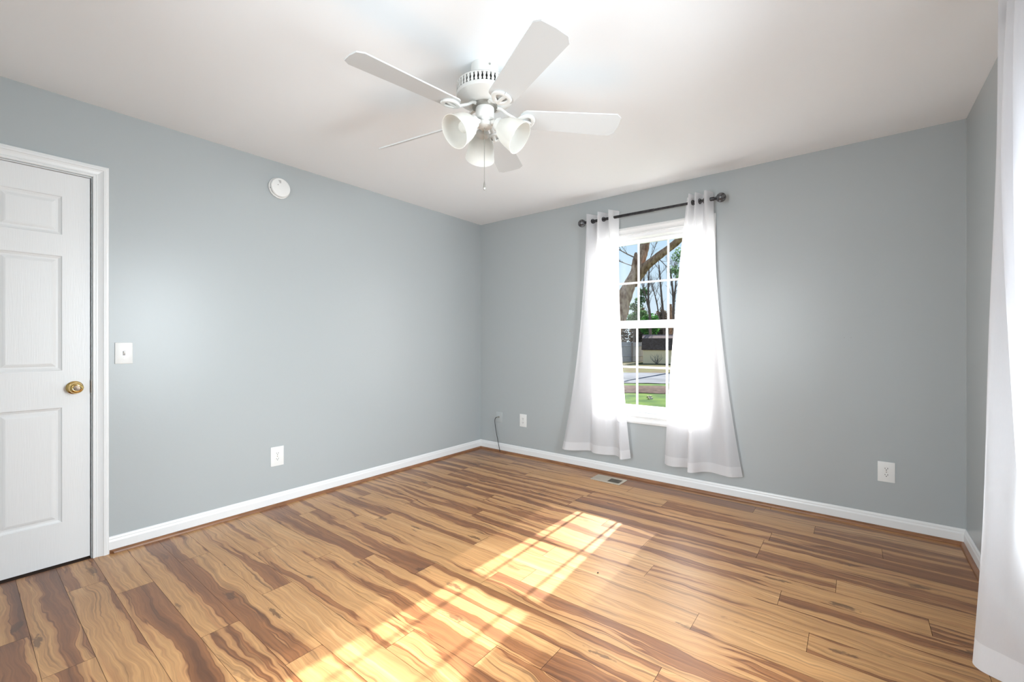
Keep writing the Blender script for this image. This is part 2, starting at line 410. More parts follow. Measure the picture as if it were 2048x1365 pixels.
box(jb, -T, -.0005, jy0 - .010, jy0, 0, DZ1 - .001); box(jb, -T, -.0005, jy1, jy1 + .010, 0, DZ1 - .001); box(jb, -T, -.0005, jy0, jy1, DZ1 - .003, DZ1 + .008)
box(jb, -.075, -.052, jy0, jy0 + .012, 0, DZ1 - .003); box(jb, -.075, -.052, jy1 - .012, jy1, 0, DZ1 - .003); box(jb, -.075, -.052, jy0, jy1, DZ1 - .016, DZ1 - .003)
struct('jamb', jb, M['trim'], cas)
struct('strike_plate', box(BM(), -.016, .0, jy1 - .0015, jy1 + .0005, .89, .955), M['bronze'], cas)
struct('hall_wall', box(BM(), -.9, -.86, -4.6, -2.4, 0, H), M['wall'])

# windows: casing, vinyl frame, two sashes with grilles; local x along the wall, +y outdoors, z up
def make_window(name, label, mx):
    hw = (WX1-WX0)/2
    root = bpy.data.objects.new(name, None); COL.objects.link(root); root['kind'] = 'structure'; root['label'] = label; root.matrix_world = mx
    P = lambda n, bm, m, par=root, sm=False: struct(n, bm, M[m], par, sm)
    P('window_casing', picture_frame(BM(), CAS, -hw, hw, WZ0, WZ1), 'trim')
    f = BM(); t = .028
    box(f, -hw, -hw+t, 0, T+.02, WZ0, WZ1, .002); box(f, hw-t, hw, 0, T+.02, WZ0, WZ1, .002)
    box(f, -hw+t, hw-t, 0, T+.02, WZ1-t, WZ1, .002); box(f, -hw+t, hw-t, 0, T+.03, WZ0, WZ0+.022, .002)
    P('window_frame', f, 'vinyl')
    def sash(nm, y0, y1, z0, z1, gz0, gz1, lock=False):
        b = BM(); x0, x1, g = -hw+t+.001, hw-t-.001, .382
        box(b, x0, -g, y0, y1, z0, z1, .003); box(b, g, x1, y0, y1, z0, z1, .003)
        box(b, -g, g, y0, y1, z0, gz0, .003); box(b, -g, g, y0, y1, gz1, z1, .003)
        s = P(nm, b, 'vinyl')
        gm = (y0+y1)/2; b = BM(); mw = .0085; mz = (gz0+gz1)/2 - .004
        for k in (-1, 1): box(b, k*.1275-mw, k*.1275+mw, gm-.005, gm+.005, gz0, gz1, .0015)
        box(b, -g, g, gm-.0045, gm+.0045, mz-mw, mz+mw, .0015)
        P('grille', b, 'vinyl', s)
        b = BM(); quad(b, [(-g, gm+.008, gz0), (g, gm+.008, gz0), (g, gm+.008, gz1), (-g, gm+.008, gz1)])
        P('glass_pane', b, 'glass', s)
        if lock: P('sash_lock', box(BM(), -.028, .028, y0+.002, y0+.022, z1, z1+.012, .003), 'vinyl', s)
    sash('upper_sash', .078, .106, 1.300, WZ1-t-.001, 1.346, 2.010)
    sash('lower_sash', .045, .073, WZ0+.023, 1.322, .617, 1.276, True)
    return root
make_window('window_1', 'white double hung window in the back wall', Matrix.Translation(((WX0+WX1)/2, 0, 0)))
make_window('window_2', 'window in the right wall behind the near white curtain', Matrix.Translation((W, (RY0+RY1)/2, 0)) @ Matrix.Rotation(-pi/2, 4, 'Z'))
make_window('added_window_rear', 'unseen window added for fill light in the rear wall behind the viewer', Matrix.Translation((2.10, -D, 0)) @ Matrix.Rotation(pi, 4, 'Z'))  # invented window behind the camera, added to let the rear fill lamp in

# ------------------------------------------------------------------ curtains and rods
def curtain(name, label, top, mid, bot, rings, rod_axis, group):
    """Cloth hanging through three horizontal outlines: at the rod, half way, at the hem."""
    NU, NV = 170, 60
    tp, md, bt = spline(top, NU), spline(mid, NU), spline(bot, NU)
    VH = .965                               # the hem starts here
    rnd = random.Random(len(label)); ph = [rnd.uniform(0, 6) for _ in range(6)]
    def P(i, v):
        u = i/(NU-1)
        a, b, c = tp[i], md[i], bt[i]
        q = a*(2*(v-.5)*(v-1)) + b*(4*v*(1-v)) + c*(2*v*(v-.5))
        wob = .004*sin(9*u+5*v+ph[0])*sin(6*v+ph[1]) + .0025*sin(31*u+ph[2])*sin(5*v+ph[3])*v
        return q + (Vector((0, 1, 0)) if rod_axis == 'x' else Vector((1, 0, 0)))*wob
    def patch(v0, v1, nv):
        bm = BM()
        g = [[bm.verts.new(P(i, v0+(v1-v0)*j/nv)) for i in range(NU)] for j in range(nv+1)]
        for j in range(nv):
            for i in range(NU-1): bm.faces.new((g[j][i], g[j][i+1], g[j+1][i+1], g[j+1][i]))
        return bm
    o = obj(name, patch(0, VH, NV), M['curtain'], None, True)
    tag(o, label, 'curtain', group)
    obj('hem', patch(VH, 1, 4), M['hem'], o, True)
    for (p, ang) in rings:
        mx = Matrix.Translation(p) @ Matrix.Rotation(ang, 4, 'Z') @ Matrix.Rotation(pi/2, 4, 'X')
        bm = lathe(BM(), [(.0155, -.0025), (.0195, -.0025), (.0208, 0), (.0195, .0025), (.0155, .0025), (.0148, 0), (.0155, -.0025)], 24, mx, False, False)
        obj('grommet', bm, M['black'], o, True)
    return o

ZT, ZR = 2.284, 2.224
L_top = [(1.362, -.10), (1.376, -.135), (1.392, -.125), (1.432, -.045), (1.462, -.06), (1.480, -.135), (1.497, -.125), (1.535, -.045), (1.562, -.06), (1.582, -.137), (1.600, -.12), (1.640, -.045)]
L_mid = [(1.262, -.055), (1.290, -.10), (1.325, -.115), (1.372, -.07), (1.412, -.055), (1.44, -.10), (1.475, -.125), (1.520, -.115), (1.560, -.075), (1.600, -.09), (1.640, -.125), (1.672, -.085)]
L_bot = [(1.118, -.125), (1.165, -.150), (1.225, -.135), (1.300, -.075), (1.360, -.045), (1.405, -.085), (1.470, -.108), (1.545, -.085), (1.600, -.055), (1.655, -.085), (1.702, -.145), (1.752, -.065)]
R_top = [(2.203, -.045), (2.222, -.06), (2.240, -.135), (2.254, -.11), (2.266, -.045), (2.278, -.11), (2.288, -.137), (2.302, -.11), (2.325, -.045), (2.343, -.11), (2.356, -.137), (2.374, -.12), (2.396, -.05)]
R_mid = [(2.098, -.045), (2.120, -.07), (2.155, -.10), (2.190, -.115), (2.222, -.10), (2.250, -.085), (2.262, -.13), (2.280, -.14), (2.310, -.10), (2.350, -.065), (2.385, -.085), (2.425, -.10), (2.452, -.06)]
R_bot = [(2.024, -.035), (2.060, -.075), (2.110, -.085), (2.160, -.06), (2.215, -.045), (2.233, -.10), (2.240, -.165), (2.275, -.158), (2.325, -.085), (2.385, -.06), (2.460, -.085), (2.525, -.10), (2.592, -.04)]
z3 = lambda l, z: [(a, b, z) for a, b in l]
GB = 'white curtains at the back window'
curtain('curtain', 'white sheer grommet curtain hanging left of the back window', z3(L_top, ZT), z3(L_mid, 1.23), z3(L_bot, .182),
        [((x, -.09, ZR), a) for x, a in ((1.413, .9), (1.471, -.9), (1.516, .9), (1.572, -.9))], 'x', GB)
curtain('curtain', 'white sheer grommet curtain hanging right of the back window', z3(R_top, ZT), z3(R_mid, 1.23), z3(R_bot, .180),
        [((x, -.09, ZR), a) for x, a in ((2.229, -1.2), (2.259, 1.2), (2.273, -1.2), (2.309, 1.2), (2.337, -1.2))], 'x', GB)
N_top = [(3.640, -1.455), (3.600, -1.470), (3.690, -1.520), (3.600, -1.570), (3.690, -1.620), (3.600, -1.670), (3.690, -1.720), (3.620, -1.760)]
N_mid = [(3.590, -1.475), (3.575, -1.510), (3.640, -1.560), (3.585, -1.640), (3.640, -1.700), (3.580, -1.760), (3.630, -1.810), (3.590, -1.860)]
N_bot = [(3.515, -1.620), (3.522, -1.660), (3.575, -1.690), (3.640, -1.745), (3.580, -1.845), (3.640, -1.890), (3.590, -1.940), (3.640, -1.980)]
curtain('curtain', 'white sheer curtain on the right wall nearest the viewer, cut by the picture edge', z3(N_top, ZT), z3(N_mid, 1.23), z3(N_bot, .175),
        [((W-.09, y, ZR), a) for y, a in ((-1.495, .6), (-1.545, -.6), (-1.595, .6), (-1.645, -.6), (-1.695, .6), (-1.745, -.6))], 'y', None)

def rod(mx, label, half, finial_len=.035):
    t = tag(obj('curtain_rod', tube(BM(), [(-half, 0, 0), (half*.15, 0, 0)], .0122, 16), M['black'], None, True), label, 'curtain rod')
    t.matrix_world = mx
    obj('inner_tube', tube(BM(), [(half*.1, 0, 0), (half, 0, 0)], .0100, 16), M['black'], t, True)
    for s in (-1, 1):
        fm = Matrix.Translation((s*half, 0, 0)) @ Matrix.Rotation(s*pi/2, 4, 'Y')
        obj('finial_neck', lathe(BM(), [(.0130, -.05), (.0138, -.045), (.0138, -.008), (.0105, 0), (.0135, .006), (.0185, .016), (.012, .022)], 24, fm), M['black'], t, True)
        r = .0345
        obj('finial_ball', lathe(BM(), [(.0135, .010)] + [(r*sin(radians(a)), .042 - r*cos(radians(a))) for a in range(30, 180, 10)] + [(.0005, .042+r)], 28, fm), M['finial'], t, True)
        b = BM(); bx = s*(half-.045)
        tube(b, [(bx, .088, -.012), (bx, .05, -.013), (bx, .015, -.016), (bx, 0, -.011)], .005, 8); box(b, bx-.009, bx+.009, .084, .0895, -.045, .03, .001)
        obj('wall_bracket', b, M['black'], t, True)
    return t
RC_ = 1.880
rod(Matrix.Translation((RC_, -.09, ZR)), 'black rod with ball finials above the back window', .535)
rod(Matrix.Translation((W-.09, (RY0+RY1)/2, ZR)) @ Matrix.Rotation(-pi/2, 4, 'Z'), 'black rod carrying the near curtain on the right wall', .535)

# ------------------------------------------------------------------ ceiling fan
FX, FY = 1.880, -2.050
fan = thing('ceiling_fan', 'white five blade ceiling fan with three frosted lamp shades', 'ceiling fan', (FX, FY, 0))
can = obj('canopy', lathe(BM(), [(.064, 2.440), (.064, 2.365), (.060, 2.352)], 48), M['fan'], fan, True)
obj('canopy_screw', lathe(BM(), [(.005, 0), (.005, .003), (.002, .004)], 12, Matrix.Translation((.056, -.031, 2.415)) @ Matrix.Rotation(-.5, 4, 'Z') @ Matrix.Rotation(pi/2, 4, 'Y')), M['steel'], can)
hs = obj('motor_housing', lathe(BM(), [(.055, 2.356), (.112, 2.354), (.128, 2.348), (.132, 2.342), (.1305, 2.340), (.118, 2.339), (.118, 2.306), (.1305, 2.305), (.132, 2.302), (.130, 2.288), (.122, 2.283), (.114, 2.279), (.100, 2.270), (.082, 2.262), (.076, 2.258), (.060, 2.258)], 72), M['fan'], fan, True)
obj('vent_well', lathe(BM(), [(.1205, 2.3395), (.1205, 2.3055)], 64, None, False, False), M['dark'], hs, True)
b = BM(); NR = 44
for k in range(NR):
    a0 = 2*pi*k/NR; prev = None
    for j in range(9):
        s = j/8; z = 2.3045 + s*.0365; hw = (.0042 + .0028*(1-abs(cos(2*pi*s)))) / .1305
        cur = [b.verts.new((r*cos(a0+q), r*sin(a0+q), z)) for r, q in ((.1312, -hw), (.1312, hw), (.1255, hw), (.1255, -hw))]
        if prev:
            for i in range(4): b.faces.new((prev[i], prev[(i+1) % 4], cur[(i+1) % 4], cur[i]))
        prev = cur
obj('vent_ribs', b, M['fan'], hs)
obj('flywheel', lathe(BM(), [(.058, 2.259), (.058, 2.246), (.036, 2.243)], 40), M['chain'], fan, True)
sw = obj('switch_housing', lathe(BM(), [(.030, 2.250), (.042, 2.247), (.043, 2.243), (.043, 2.203), (.040, 2.196), (.030, 2.192), (.028, 2.186), (.030, 2.180), (.036, 2.175), (.034, 2.160), (.022, 2.152), (.0005, 2.150)], 44), M['fan'], fan, True)
obj('chrome_collar', lathe(BM(), [(.0375, 2.2435), (.0445, 2.2500), (.0380, 2.2565)], 40, None, False, False), M['steel'], sw, True)

def blade(ang, pitch, zc=2.205):
    b = BM(); n = 26; th = .0055
    out = []
    r0, r1, w0, w1, ch = .160, .637, .058, .073, .024
    for i in range(13):
        a = radians(90 + 180*i/12); out.append((r0 + .032 + .032*cos(a), w0*sin(a)))
    out += [(r1-ch, -w1), (r1, -w1+ch*.85), (r1+.004, 0), (r1, w1-ch*.85), (r1-ch, w1)]
    mx = Matrix.Translation((0, 0, zc)) @ Matrix.Rotation(radians(ang), 4, 'Z') @ Matrix.Rotation(radians(pitch), 4, 'X')
    up = [b.verts.new(mx @ Vector((x, y, th/2))) for x, y in out]; dn = [b.verts.new(mx @ Vector((x, y, -th/2))) for x, y in out]
    b.faces.new(up); b.faces.new(dn)
    for i in range(len(out)): b.faces.new((up[i], up[(i+1) % len(out)], dn[(i+1) % len(out)], dn[i]))
    o = obj('blade', b, M['blade'], fan)
    # cast iron arm: S-curved stem, then an oval loop with a cross bar under the blade root
    b = BM(); ra = Matrix.Rotation(radians(ang), 4, 'Z')
    stem = spline([(.050, 0, 2.252), (.075, 0, 2.246), (.100, 0, 2.228), (.130, 0, 2.212), (.160, 0, zc-.008)], 16)
    tube(b, [ra @ p for p in stem], [.0095]*16, 10, True, .7)
    q = Matrix.Translation((0, 0, zc)) @ ra @ Matrix.Rotation(radians(pitch), 4, 'X')
    loop = [q @ Vector((.190 + .034*cos(2*pi*i/28), .034*sin(2*pi*i/28)*(1.0 + .25*cos(2*pi*i/28)), -.0085)) for i in range(29)]
    tube(b, loop, .0105, 8, False, .7)
    tube(b, [q @ Vector((.155, 0, -.0085)), q @ Vector((.190, .004, -.0085)), q @ Vector((.222, .010, -.0085))], .0085, 8, True, .8)
    arm = obj('blade_arm', b, M['fan'], fan, True)
    return o
for ang, pitch in ((-27, -12), (45, -12), (117, -10), (188.5, -29), (261.5, -11)): blade(ang, pitch)

for ang in (20, 140, 260):
    ra = Matrix.Rotation(radians(ang), 4, 'Z'); tilt = radians(37)
    axis = ra @ Vector((cos(tilt), 0, -sin(tilt)))
    neck = ra @ Vector((.060, 0, 2.166))
    ar = obj('lamp_arm', tube(BM(), [ra @ Vector(p) for p in ((.026, 0, 2.172), (.045, 0, 2.175), (.060, 0, 2.166))], [.012, .011, .012], 12), M['fan'], fan, True)
    mx = Matrix.Translation(neck) @ axis.to_track_quat('Z', 'Y').to_matrix().to_4x4()
    fit = obj('shade_fitter', lathe(BM(), [(.014, -.008), (.026, -.002), (.0305, .004), (.0315, .026), (.029, .028)], 32, mx), M['fan'], fan, True)
    pr = [(.026, .018), (.034, .023), (.043, .033), (.052, .048), (.0595, .066), (.0645, .086), (.0675, .106), (.0700, .124), (.0735, .138)]
    pr2 = [(r-.0025, s) for r, s in reversed(pr)]
    sh = obj('lamp_shade', lathe(BM(), pr + pr2, 48, mx, False, False), M['shade'], fan, True)
    obj('bulb', lathe(BM(), [(.010, .024), (.012, .036), (.020, .052), (.025, .068), (.024, .082), (.015, .094), (.0005, .098)], 28, mx), M['shade'], sh, True)
ch = BM(); zc = 2.152
tube(ch, [(.006, -.010, 2.156), (.006, -.010, 1.905)], .0013, 8)
for i in range(60): lathe(ch, [(.0004, -.002), (.0019, 0), (.0004, .002)], 6, Matrix.Translation((.006, -.010, 2.15 - i*.0041)), False, False)
pc = obj('pull_chain', ch, M['chain'], fan, True)
obj('pull_knob', lathe(BM(), [(.0015, 1.908), (.0022, 1.900), (.0045, 1.886), (.0058, 1.876), (.0052, 1.868), (.003, 1.864)], 16, Matrix.Translation((.006, -.010, 0))), M['chain'], pc, True)

# ------------------------------------------------------------------ fittings on the walls and floor
def on_wall(loc, face):
    """Local x right along the wall, y into the room, z up (seen facing the wall)."""
    r = {'left': -pi/2, 'back': pi}[face]
    return Matrix.Translation(loc) @ Matrix.Rotation(r, 4, 'Z')
def disc(bm, x, z, y, r, seg=16, th=.0012):
    lathe(bm, [(r, 0), (r, th)], seg, Matrix.Translation((x, y, z)) @ Matrix.Rotation(-pi/2, 4, 'X')); return bm
def outlet(label, loc, face, w2, h2, group):
    o = tag(obj('outlet', box(BM(), -w2, w2, 0, .006, -h2, h2, .0022), M['plastic'], None, True), label, 'electrical outlet', group)
    o.matrix_world = on_wall(loc, face)
    for s in (1, -1):
        b = BM(); r = .0172
        pts = [(r*cos(a), max(-.0125, min(.0125, r*sin(a)))) for a in [2*pi*i/32 for i in range(32)]]
        f0 = [b.verts.new((x, .0055, z + s*.0195)) for x, z in pts]; f1 = [b.verts.new((x, .0078, z + s*.0195)) for x, z in pts]
        b.faces.new(f0); b.faces.new(f1)
        for i in range(32): b.faces.new((f0[i], f0[(i+1) % 32], f1[(i+1) % 32], f1[i]))
        rec = obj('receptacle', b, M['plastic'], o)
        b = BM(); zc = s*.0195
        box(b, -.0075, -.0052, .0074, .0082, zc-.001, zc+.0075); box(b, .0052, .0075, .0074, .0082, zc-.0005, zc+.007)
        disc(b, 0, zc-.0065, .0074, .0028, 12, .0008)
        obj('slots', b, M['slot'], rec)
    obj('screw', disc(BM(), 0, 0, .0055, .0030, 12, .0012), M['steel'], o)
    return o
GO = 'white duplex outlets'
outlet('white duplex outlet low on the left wall', (.0, -2.151, .350), 'left', .0445, .068, GO)
outlet('white duplex outlet beside the black cable, near the corner', (.583, 0, .360), 'back', .0425, .0635, GO)
outlet('white duplex outlet low on the back wall right of the curtains', (3.385, 0, .355), 'back', .0415, .062, GO)

sw = tag(obj('light_switch', box(BM(), -.038, .038, 0, .006, -.0595, .0595, .0022), M['plastic'], None, True), 'white toggle light switch beside the door casing', 'light switch')
sw.matrix_world = on_wall((0, -2.978, 1.0995), 'left')
b = BM(); box(b, -.0052, .0052, .0055, .0064, -.0122, .0122); obj('toggle_slot', b, M['grey_print'], sw)
b = BM(); vs = [(-.004, .006, -.006), (.004, .006, -.006), (.004, .006, .004), (-.004, .006, .004), (-.0035, .017, .005), (.0035, .017, .005), (.0035, .016, .010), (-.0035, .016, .010)]
vv = [b.verts.new(p) for p in vs]
for f in ((0, 1, 2, 3), (4, 5, 6, 7), (0, 1, 5, 4), (1, 2, 6, 5), (2, 3, 7, 6), (3, 0, 4, 7)): b.faces.new([vv[i] for i in f])
obj('toggle', b, M['plastic'], sw)
for z in (.030, -.030): obj('screw', disc(BM(), 0, z, .0055, .0030, 12, .0012), M['chain'], sw)

pl = tag(obj('cable_plate', box(BM(), -.0415, .0415, 0, .006, -.054, .054, .0022), M['plate'], None, True), 'grey painted coaxial wall plate in the corner with a cable', 'wall plate')
pl.matrix_world = on_wall((.2675, 0, .360), 'back')
obj('coaxial_jack', lathe(BM(), [(.0085, .004), (.0085, .009), (.0055, .010), (.0055, .020)], 16, Matrix.Translation((.004, 0, .004)) @ Matrix.Rotation(-pi/2, 4, 'X')), M['steel'], pl, True)
cb = tag(obj('coaxial_cable', tube(BM(), spline([(.262, -.034, .363), (.252, -.048, .355), (.246, -.050, .325), (.250, -.045, .255), (.268, -.040, .16), (.292, -.038, .06), (.303, -.036, .008)], 40), .0034, 10), M['cable'], None, True),
         'thin black cable hanging from the corner wall plate to the floor', 'cable')
obj('cable_plug', tube(BM(), [(.2635, -.012, .364), (.2630, -.030, .364), (.2600, -.040, .361)], [.0062, .0062, .005], 14), M['steel'], cb, True)

sm = tag(obj('smoke_alarm', lathe(BM(), [(.071, 0), (.073, .003), (.073, .011), (.070, .014), (.0645, .0145), (.0645, .018), (.0665, .020), (.0662, .032), (.062, .037), (.050, .0395), (.0005, .040)], 64, Matrix.Rotation(-pi/2, 4, 'X')), M['plastic'], None, True),
         'round white smoke alarm high on the left wall', 'smoke alarm')
sm.matrix_world = on_wall((0, -2.139, 2.254), 'left')
b = BM()
for k in range(4): box(b, .001, .020 - k*.0030, .0375, .0402, .044 - k*.0052, .0468 - k*.0052)
obj('sounder_grille', b, M['grey_print'], sm)
b = BM(); disc(b, .022, .013, .0393, .0028, 12, .0012); obj('indicator_lamp', b, M['bronze'], sm)
b = BM(); disc(b, 0, -.004, .0395, .013, 28, .0014); obj('test_button', b, M['plastic'], sm)
b = BM()
for k in range(5): box(b, -.014 + (k % 2)*.003, -.004 - (k % 3)*.002, .0388, .0397, .014 - k*.006, .0152 - k*.006)
obj('printed_text', b, M['grey_print'], sm)
disc_ = BM(); box(disc_, .058, .0652, .0135, .0185, -.016, -.009); obj('side_slot', disc_, M['slot'], sm)

# floor register under the back window
vx0, vx1, vy0, vy1 = 1.4705, 1.7365, -.2545, -.0985
reg = thing('floor_register', 'beige metal floor vent register by the back wall', 'floor vent', ((vx0+vx1)/2, (vy0+vy1)/2, 0))
hx, hy = (vx1-vx0)/2, (vy1-vy0)/2; b = BM(); ix, iy = hx-.024, hy-.028
for a in ((-hx, hx, -hy, -iy), (-hx, hx, iy, hy), (-hx, -ix, -iy, iy), (ix, hx, -iy, iy), (-.005, .005, -iy, iy)): box(b, *a, 0, .005, .0012, 1)
obj('register_frame', b, M['vent'], reg)
b = BM(); box(b, -ix, ix, -iy, iy, .0003, .0009); obj('duct_opening', b, M['dark'], reg)
for s in (-1, 1):
    b = BM()
    for k in range(11):
        x = s*.005 + s*(k+.6)*(ix-.006)/11
        dx = .0052; lean = .0020
        quad(b, [(x-dx*.55, -iy, .0045 if s < 0 else .0012), (x+dx*.55, -iy, .0015 if s < 0 else .0045), (x+dx*.55, iy, .0015 if s < 0 else .0045), (x-dx*.55, iy, .0045 if s < 0 else .0012)])
    o = obj('louver_bank', b, M['vent'], reg)
    sd = o.modifiers.new('solid', 'SOLIDIFY'); sd.thickness = .0008
# small marks
for x in (3.178, 3.212): tag(obj('nail_hole', lathe(BM(), [(.0022, -.0006), (.0022, .0008)], 10, Matrix.Translation((x, -.0002, 1.189)) @ Matrix.Rotation(pi/2, 4, 'X')), M['grey_print']), 'tiny filled nail hole in the back wall right of the curtains', 'nail hole', 'nail holes')
tag(obj('crumb', lathe(BM(), [(.0005, 0), (.0035, .0005), (.004, .002), (.002, .004), (.0003, .0045)], 10, Matrix.Translation((2.213, -1.571, 0))), M['slot']), 'tiny dark crumb on the sunny floor', 'crumb')

# ------------------------------------------------------------------ outdoors beyond the back window
def strip(name, s0, s1, m, z, ripple=0.0, n=90, label=None):
    """A band of ground crossing the view; dv runs along it, dn away from the house."""
    dv, dn = Vector((.87, .49, 0)).normalized(), Vector((-.49, .87, 0)).normalized(); bm = BM(); rnd = random.Random(int(s0*10)); rows = []
    for j in range(5):
        t = j/4; row = []
        for i in range(n):
            k = -30 + 60*i/(n-1); s = s0 + (s1-s0)*t + (rnd.uniform(-ripple, ripple) if j in (0, 4) else 0)
            p = dv*k + dn*s; row.append(bm.verts.new((p.x, p.y, z + (.10 if (1 <= j <= 3 and ripple > .09) else 0) + rnd.uniform(0, .02))))
        rows.append(row)
    for a, c in zip(rows, rows[1:]):
        for i in range(n-1): bm.faces.new((a[i], a[i+1], c[i+1], c[i]))
    return struct(name, bm, M[m], None, True, label)
struct('ground', box(BM(), -60, 45, T+.02, 90, GZ-.2, GZ), M['grass'], label='green lawn outside the back window')
strip('ground_mulch_bed', 13.1, 15.6, 'mulch', GZ+.01, .12, label='brown mulch bed crossing the lawn')
strip('road', 17.2, 24.4, 'road', GZ+.02, .05, label='pale grey road beyond the lawn')
strip('ground_verge', 24.4, 75, 'dry', GZ+.01, .05, label='dry brown verge beyond the road')
for lx, ly, a in ((-2.68, 12.12, .3), (-2.47, 11.65, -.2)):
    b = BM(); rnd = random.Random(int(ly*7))
    pts = [(lx + .10*cos(t)*(1+.2*cos(3*t)) , ly + .06*sin(t), GZ+.03+.03*sin(2*t)) for t in [2*pi*i/14 for i in range(14)]]
    c = b.verts.new((lx, ly, GZ+.06)); r = [b.verts.new(p) for p in pts]
    for i in range(14): b.faces.new((c, r[i], r[(i+1) % 14]))
    M.setdefault('fallen', mat('pale_fallen_leaf', (.50, .40, .26), .8))
    tag(obj('fallen_leaf', b, M['fallen']), 'pale curled leaf on the lawn, the one %s' % ('farther from the house' if ly > 12 else 'nearer the house'), 'leaf', 'leaves on the lawn')

# shed with a gambrel roof
sx = Vector((.95, .312, 0)); sy = Vector((-.312, .95, 0)); so = Vector((-11.98, 35.32, GZ))
shed = thing('garden_shed', 'cream sided shed with a dark gambrel roof across the road', 'shed', so)
def SP(a, b_, c): return sx*a + sy*b_ + Vector((0, 0, c))
LW, DP, EH = 3.9, 3.0, 1.27
b = BM()
nb = 9
for k in range(nb):                               # lapped boards of the long front and the gable end
    z0, z1 = EH*k/nb, EH*(k+1)/nb
    quad(b, [SP(0, -.03, z0), SP(LW, -.03, z0), SP(LW, -.005, z1), SP(0, -.005, z1)]); quad(b, [SP(0, -.03, z0), SP(LW, -.03, z0), SP(LW, 0, z0), SP(0, 0, z0)])
for q in ([(0, 0), (0, DP)], [(LW, 0), (LW, DP)]):
    a = q[0][0]; f = [b.verts.new(SP(a, y, z)) for y, z in ((0, 0), (DP, 0), (DP, EH), (DP-.75, EH+1.0), (DP/2, EH+1.32), (.75, EH+1.0), (0, EH))]; b.faces.new(f)
quad(b, [SP(0, DP, 0), SP(LW, DP, 0), SP(LW, DP, EH), SP(0, DP, EH)])
obj('siding', b, M['siding'], shed)
def roof(nm, pts, m):
    b = BM()
    for (y0, z0), (y1, z1) in pts:
        f = [SP(-.12, y0, z0), SP(LW+.12, y0, z0), SP(LW+.12, y1, z1), SP(-.12, y1, z1)]
        quad(b, f)
    o = obj(nm, b, M[m], shed); sd = o.modifiers.new('solid', 'SOLIDIFY'); sd.thickness = .05; return o
roof('lower_roof', [((-.12, EH-.02), (.75, EH+1.02)), ((DP+.12, EH-.02), (DP-.75, EH+1.02))], 'shingle')
roof('upper_roof', [((.70, EH+1.03), (DP/2, EH+1.36)), ((DP-.70, EH+1.03), (DP/2, EH+1.36))], 'shingle_top')
for a, q in ((0, .08), (LW, -.08)):
    tr = BM(); quad(tr, [SP(a, -.035, 0), SP(a+q, -.035, 0), SP(a+q, -.035, EH), SP(a, -.035, EH)])
    obj('corner_board', tr, M['siding'], shed)

# board fence
fn = thing('wooden_fence', 'weathered grey board fence left of the shed', 'fence', (-15.35, 37.25, GZ))
p0 = Vector((-3.2, -2.5, 0)); p1 = Vector((1.14, .90, 0)); p2 = Vector((2.05, 2.6, 0))
def boards(a, c):
    b = BM(); d = (c-a); n = int(d.length/.15); d /= n; nn = Vector((d.y, -d.x, 0)).normalized()*.012; rnd = random.Random(3)
    for i in range(n):
        q, e_ = a + d*i + d*.03, a + d*(i+1) - d*.03; h = 1.95 + rnd.uniform(-.02, .02)
        vs = [b.verts.new(v_ + Vector((0, 0, z))) for z in (0.02, h) for v_ in (q-nn, e_-nn, e_+nn, q+nn)]
        for f in ((0, 1, 2, 3), (4, 5, 6, 7), (0, 1, 5, 4), (1, 2, 6, 5), (2, 3, 7, 6), (3, 0, 4, 7)): b.faces.new([vs[k] for k in f])
    return b
for a, c in ((p0, p1), (p1, p2)):
    obj('board_panel', boards(a, c), M['fence'], fn)
    for z in (.55, 1.58):
        d = (c-a).normalized(); nn = Vector((d.y, -d.x, 0))*.05
        obj('rail', tube(BM(), [a+nn+Vector((0, 0, z)), c+nn+Vector((0, 0, z))], .055, 4), M['fence'], fn)
for p in (p1, p0): obj('post', tube(BM(), [p+Vector((.05, -.1, 0)), p+Vector((.05, -.1, 1.9))], .09, 6), M['twig'], fn)

# trees
def branchlets(b, rnd, base, direction, length, rad, depth):
    pts = [Vector(base)]; d = Vector(direction).normalized()
    n = 5
    for i in range(n):
        d = (d + Vector((rnd.uniform(-.22, .22), rnd.uniform(-.22, .22), rnd.uniform(-.10, .20)))).normalized(); pts.append(pts[-1] + d*length/n)
    tube(b, pts, [rad*(1 - .75*i/n) for i in range(n+1)], 5, False)
    if depth > 0:
        for i in range(1, n+1):
            for _ in range(2 if depth > 1 else 1):
                nd = (d + Vector((rnd.uniform(-.9, .9), rnd.uniform(-.9, .9), rnd.uniform(-.1, .7)))).normalized()
                branchlets(b, rnd, pts[i], nd, length*rnd.uniform(.35, .55), rad*.45, depth-1)
def cards(b, rnd, c, r, n, size):
    c = Vector(c)
    for _ in range(n):
        q = Vector((rnd.gauss(0, 1), rnd.gauss(0, 1), rnd.gauss(0, 1))).normalized() * (rnd.random()**.45)
        p = c + Vector((q.x*r[0], q.y*r[1], q.z*r[2]))
        a = Vector((rnd.gauss(0, 1), rnd.gauss(0, 1), rnd.gauss(0, 1))).normalized(); e_ = a.cross(Vector((rnd.gauss(0, 1), rnd.gauss(0, 1), rnd.gauss(0, 1)))).normalized()
        s = size*rnd.uniform(.6, 1.4)
        quad(b, [p-a*s, p+e_*s*.4, p+a*s, p-e_*s*.4])

